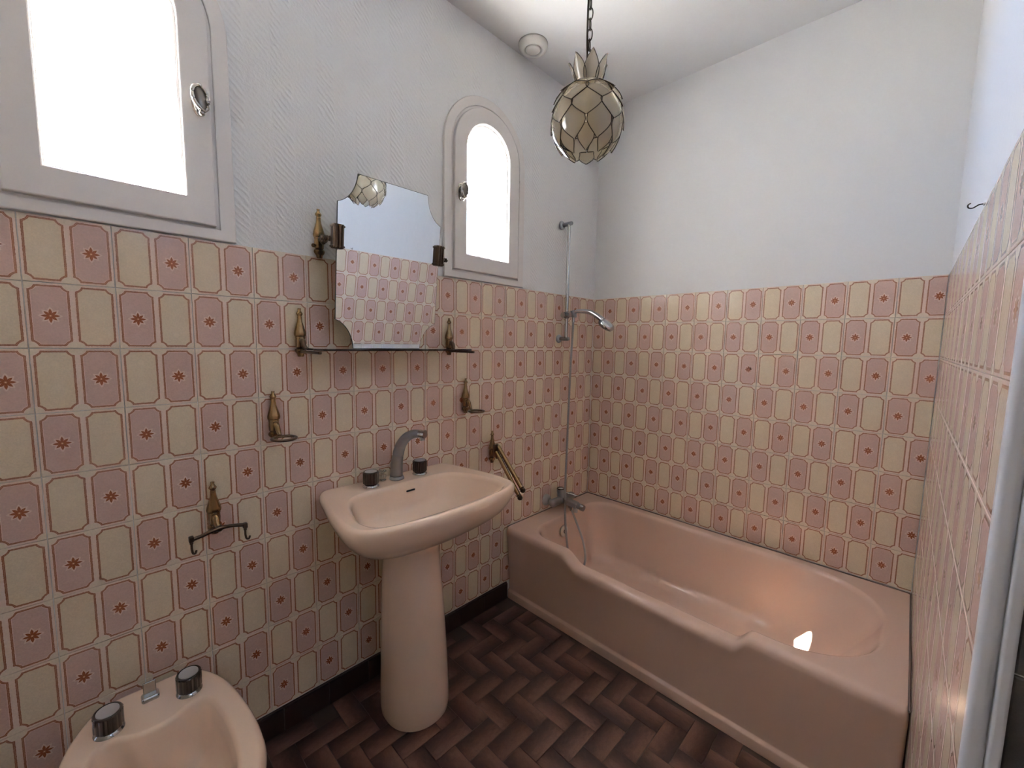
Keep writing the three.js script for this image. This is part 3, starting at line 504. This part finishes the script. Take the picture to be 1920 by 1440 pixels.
// swivel mirror
{
  const t = thing('wall_mirror', 'frameless mirror with scooped corners tilted forward between brass clamps', 'mirror');
  const yp = 1.65, xp = 0.1415, zc = 1.439, th = 0.112, hw = 0.190, top_ = 0.198, bot = -0.347, nx = 0.062, ny = 0.094;
  const s = new THREE.Shape(); s.moveTo(-hw + nx, bot); s.lineTo(hw - nx, bot); s.bezierCurveTo(hw - nx + 0.004, bot + 0.045, hw - 0.035, bot + ny - 0.012, hw, bot + ny); s.lineTo(hw, top_ - ny); s.bezierCurveTo(hw - 0.035, top_ - ny + 0.012, hw - nx + 0.004, top_ - 0.045, hw - nx, top_); s.lineTo(-hw + nx, top_); s.bezierCurveTo(-hw + nx - 0.004, top_ - 0.045, -hw + 0.035, top_ - ny + 0.012, -hw, top_ - ny); s.lineTo(-hw, bot + ny); s.bezierCurveTo(-hw + 0.035, bot + ny - 0.012, -hw + nx - 0.004, bot + 0.045, -hw + nx, bot);
  const piv = new THREE.Matrix4().makeTranslation(xp, yp, zc).multiply(new THREE.Matrix4().makeRotationZ(-th)).multiply(new THREE.Matrix4().makeRotationY(PI / 2));
  const backing = new THREE.ExtrudeGeometry(s, { depth: 0.0040, bevelEnabled: false, curveSegments: 16 }).translate(0, 0, -0.0043).applyMatrix4(piv);
  const face = new THREE.ShapeGeometry(s, 16).scale(0.993, 0.995, 1).translate(0, -0.0004, 0).applyMatrix4(piv);
  const b = part(t, 'backing', backing, M.mirrorEdge); part(b, 'mirror_face', face, M.mirror);
  for (const side of [1, -1]) {
    const z = zc + side * hw, c = [at(rbox(0.026, 0.074, 0.034, 0.005, 2), 0, 0, 0), ...[-0.011, 0, 0.011].map(q => at(rbox(0.009, 0.072, 0.007, 0.003, 2), 0.0125, 0, q)), at(rbox(0.030, 0.006, 0.037, 0.002, 2), 0, 0.030, 0), at(rbox(0.030, 0.006, 0.037, 0.002, 2), 0, -0.030, 0)].map(g => g.applyMatrix4(new THREE.Matrix4().makeTranslation(xp, yp, z - side * 0.002).multiply(new THREE.Matrix4().makeRotationZ(-th))));
    part(t, 'clamp', c, M.brassDark);
    const zb = side > 0 ? 1.634 : 1.243, br = bracket(t, zb, 1.600), dz = z + side * 0.008 - zb;
    part(br, 'arm', [curl([[0.004, 0.058, 0], [0.026, 0.056, 0], [0.034, 0.046, 0], [0.040, 0.045, 0]], [0.007, 0.0095, 0.0085, 0.006]), rod([0.03, 0.047, 0], [xp - 0.0145, 0.049, dz], 0.0045, 10), at(new THREE.SphereGeometry(0.0075, 12, 8), 0.055, 0.0475, dz * 0.35), at(new THREE.SphereGeometry(0.0065, 12, 8), xp - 0.030, 0.049, dz * 0.9)], M.brassDark);
    part(br, 'knob', [at(new THREE.SphereGeometry(0.0062, 12, 8), 0.004, 0.037, side * 0.020), rod([0.004, 0.037, 0], [0.004, 0.037, side * 0.018], 0.0035, 8)], M.brass);
    const coil = []; for (let i = 0; i < 4; i++) coil.push(at(new THREE.TorusGeometry(0.0056, 0.0030, 6, 14), xp - 0.01, yp - 0.008, z + side * (0.018 + i * 0.0075)));
    coil.push(rod([xp - 0.01, yp - 0.008, z], [xp - 0.01, yp - 0.008, z + side * 0.046], 0.0046, 8)); part(t, 'pivot_screw', coil, M.brassDark);
  }
}
// ring holders
for (const [z, y0, lab] of [[1.788, 1.015, 'antique brass tumbler ring on the wall left of the shelf'], [1.015, 1.017, 'antique brass tumbler ring on the wall right of the basin']]) {
  const t = thing('ring_holder', lab, 'ring holder', [0, 0, 0], 0, 'tumbler rings'), b = bracket(t, z, y0);
  part(b, 'arm', curl([[0.006, 0.056, 0], [0.020, 0.052, -0.001], [0.026, 0.036, -0.003], [0.034, 0.019, -0.005]], [0.006, 0.0085, 0.0075, 0.0055]), M.brass);
  part(b, 'ring', at(new THREE.TorusGeometry(0.0325, 0.0055, 10, 36).scale(1, 1, 0.75), 0.066, 0.015, -0.008, PI / 2, 0, 0), M.brassDark);
}
// double hook
{
  const t = thing('double_hook', 'antique brass bracket with a bowed bar and two hanging hooks', 'hook'), b = bracket(t, 1.955, 0.762);
  part(b, 'arm', curl([[0.006, 0.058, 0], [0.022, 0.055, 0], [0.030, 0.040, 0], [0.040, 0.026, -0.004]], [0.0065, 0.009, 0.0085, 0.007]), M.brass);
  part(b, 'joint', at(new THREE.SphereGeometry(0.0095, 14, 10), 0.042, 0.027, -0.004), M.brassDark);
  part(b, 'bar', sweep([[0.046, 0.016, 0.062], [0.046, 0.020, 0.038], [0.046, 0.028, 0.006], [0.046, 0.028, -0.03], [0.046, 0.020, -0.066]], [0.0055, 0.0048, 0.006, 0.0048, 0.0055], 26, 10), M.brassDark);
  for (const dz of [0.062, -0.066]) { const e = part(b, 'end_cap', at(rbox(0.014, 0.016, 0.012, 0.003, 2), 0.046, 0.018, dz), M.brassDark); part(e, 'hook', [at(new THREE.SphereGeometry(0.0045, 10, 8), 0.046, 0.006, dz), tube([[0.046, 0.006, dz], [0.046, -0.012, dz], [0.050, -0.022, dz - 0.002], [0.058, -0.020, dz - 0.006], [0.060, -0.012, dz - 0.008]], 0.0028, 20, 8)], M.brassDark); }
}
// drooping towel arms
{
  const t = thing('towel_bar', 'antique brass towel holder with two drooping arms above the bathtub corner', 'towel bar'), b = bracket(t, 0.849, 0.756);
  part(b, 'yoke', [at(rbox(0.022, 0.062, 0.016, 0.004, 2), 0.026, 0.062, 0, 0, 0, -0.1), at(new THREE.SphereGeometry(0.007, 12, 8), 0.036, 0.092, 0), at(new THREE.SphereGeometry(0.006, 12, 8), 0.034, 0.030, 0)], M.brassDark);
  for (const [a, e] of [[[0.034, 0.084, -0.008], [0.196, -0.090, -0.012]], [[0.034, 0.060, 0.004], [0.192, -0.122, 0.002]]]) { const r = part(b, 'arm', rod(a, e, 0.0098, 14), M.brass); part(r, 'end_ball', [at(new THREE.SphereGeometry(0.0125, 14, 10), ...e), at(new THREE.TorusGeometry(0.0095, 0.003, 6, 16), e[0] - 0.008, e[1] + 0.008, e[2], PI / 2, 0.78, 0)], M.brassDark); }
}
// cup hook on the right wall
{
  const t = thing('cup_hook', 'small open wire hook at the top of the right-hand tiles', 'hook', [1.5 + 0.96 * SKEW, 1.612, 0.97]); t.scale.setScalar(0.55);
  part(t, 'hook_wire', tube([[0.006, 0, 0], [-0.010, 0.000, 0], [-0.018, -0.005, 0], [-0.026, -0.009, 0], [-0.035, -0.006, 0], [-0.037, 0.003, 0], [-0.031, 0.009, 0]], 0.0022, 28, 8), M.wire);
  part(t, 'wall_plug', at(new THREE.CylinderGeometry(0.006, 0.006, 0.006, 14), 0.002, 0, 0, 0, 0, PI / 2), M.plastic);
}
// ceiling vent
{
  const t = thing('ceiling_vent', 'round white air extraction vent on the ceiling', 'vent', [0.085, CEIL, 0.692]);
  part(t, 'collar', lathe([[0.036, -0.012], [0.040, -0.028], [0.050, -0.030], [0.062, -0.022], [0.066, -0.008], [0.066, 0], [0.03, 0], [0.03, -0.008], [0.036, -0.012]], 44), M.plastic);
  part(t, 'disc', lathe([[0, -0.031], [0.012, -0.032], [0.028, -0.030], [0.034, -0.026], [0.034, -0.022], [0, -0.020]], 36), M.plastic);
}

// ---------------------------------------------------------------- pendant lamp of capiz shell petals
{
  const P = [0.788, 1.902, 1.248], R = 0.0905, t = thing('pendant_lamp', 'pineapple-shaped pendant lamp of capiz shell petals hanging on a dark chain', 'lamp', P);
  const NP = 8;
  const rows = [ [14, 60, 0.5, 1.25, 0.12], [38, 82, 0, 1.12, 0.06], [64, 106, 0.5, 1.10, 0.07], [90, 134, 0, 0.98, 0.09], [116, 154, 0.5, 0.74, 0.07] ];
  const D = PI / 180, place = (th, ph, r) => V(r * Math.sin(th) * Math.cos(ph), r * Math.cos(th), r * Math.sin(th) * Math.sin(ph));
  rows.forEach(([a, b, offs, wide, flare], ri) => {
    const n = 7, m = 6, pos = [], idx = [], hw0 = PI / NP * wide;
    const half = (t2) => t2 < 0.5 ? mix(0.8, 1, sstep(0, 0.5, t2)) : mix(1, 0.02, ((t2 - 0.5) / 0.5) ** 1.5);
    const pt = (t2, s) => { const th = mix(a, b, t2) * D, lim = hw0 * half(t2) * (Math.sin(60 * D) / Math.max(0.42, Math.sin(th))) ** 0.35; return place(th, lim * s, R * (1 + flare * t2 * t2 + 0.012 * (4 - ri) * (1 - t2)) * (1 - 0.012 * s * s)); };
    for (let i = 0; i <= n; i++) for (let j = 0; j <= m; j++) { const v = pt(i / n, j / m * 2 - 1); pos.push(v.x, v.y, v.z); }
    for (let i = 0; i < n; i++) for (let j = 0; j < m; j++) { const A = i * (m + 1) + j; idx.push(A, A + 1, A + m + 1, A + 1, A + m + 2, A + m + 1); }
    const g = new THREE.BufferGeometry(); g.setAttribute('position', new THREE.Float32BufferAttribute(pos, 3)); g.setIndex(idx); g.computeVertexNormals();
    const edge = []; for (let i = 0; i <= 8; i++) edge.push(pt(i / 8, 1)); for (let i = 8; i >= 0; i--) edge.push(pt(i / 8, -1));
    const wg = new THREE.TubeGeometry(new THREE.CatmullRomCurve3(edge, true, 'catmullrom', 0.2), 40, 0.0012, 5, true);
    for (let k = 0; k < NP; k++) { const p = part(t, 'petal', g, M.capiz); p.rotation.y = (k + offs + 0.25) * 2 * PI / NP; part(p, 'edge_wire', wg, M.wire); }
  });
  // crown leaves
  {
    const n = 8, pos = [], idx = [], L = 0.074, pt = (u, s) => { const w = 0.0195 * (u < 0.42 ? mix(0.62, 1, sstep(0, 0.42, u)) : Math.max(0.01, 1 - ((u - 0.42) / 0.58) ** 1.9)); return V(0.027 + 0.020 * u + 0.006 * u * u - 0.004 * s * s, 0.074 + L * u, w * s); };
    for (let i = 0; i <= n; i++) for (let j = 0; j <= 4; j++) { const v = pt(i / n, j / 2 - 1); pos.push(v.x, v.y, v.z); }
    for (let i = 0; i < n; i++) for (let j = 0; j < 4; j++) { const A = i * 5 + j; idx.push(A, A + 1, A + 5, A + 1, A + 6, A + 5); }
    const g = new THREE.BufferGeometry(); g.setAttribute('position', new THREE.Float32BufferAttribute(pos, 3)); g.setIndex(idx); g.computeVertexNormals();
    const edge = []; for (let i = 0; i <= 8; i++) edge.push(pt(i / 8, 1)); for (let i = 8; i >= 0; i--) edge.push(pt(i / 8, -1));
    const wg = new THREE.TubeGeometry(new THREE.CatmullRomCurve3(edge, true, 'catmullrom', 0.2), 36, 0.0011, 5, true);
    for (let k = 0; k < 7; k++) { const p = part(t, 'crown_leaf', g, M.capiz); p.rotation.y = (k / 7) * 2 * PI - 0.76; part(p, 'edge_wire', wg, M.wire); }
  }
  part(t, 'lamp_holder', lathe([[0, 0.10], [0.006, 0.10], [0.008, 0.085], [0.016, 0.08], [0.017, 0.04], [0, 0.04]], 20), M.plastic);
  part(t, 'bulb', at(lathe([[0, -0.036], [0.012, -0.033], [0.021, -0.022], [0.0235, -0.010], [0.021, 0.004], [0.014, 0.022], [0.012, 0.038], [0, 0.04]], 20), 0, 0.002, 0), M.bulb);
  const LEN = CEIL - P[1] - 0.10, lk = 0.030, n = Math.floor(LEN / 0.0245);
  const link = new THREE.TubeGeometry(new THREE.CatmullRomCurve3([V(0.005, -0.009, 0), V(0.005, 0.009, 0), V(0, 0.0145, 0), V(-0.005, 0.009, 0), V(-0.005, -0.009, 0), V(0, -0.0145, 0)], true), 24, 0.0015, 6, true);
  for (let i = 0; i < n; i++) { const l = part(t, 'chain_link', link, M.wire, [0, 0.100 + 0.012 + i * (LEN - 0.02) / n, 0]); l.rotation.y = i % 2 ? 1.9 : 0.33; }
  part(t, 'cable', tube([[0.001, 0.095, 0.002], [-0.004, 0.2, 0.005], [-0.002, 0.4, 0.004], [0, CEIL - P[1], 0]], 0.0026, 30, 8), M.wire);
  part(t, 'ceiling_rose', at(lathe([[0, -0.045], [0.012, -0.043], [0.035, -0.02], [0.042, 0], [0, 0]], 24), 0, CEIL - P[1], 0), M.plastic);
}
renderer.render(scene, camera);
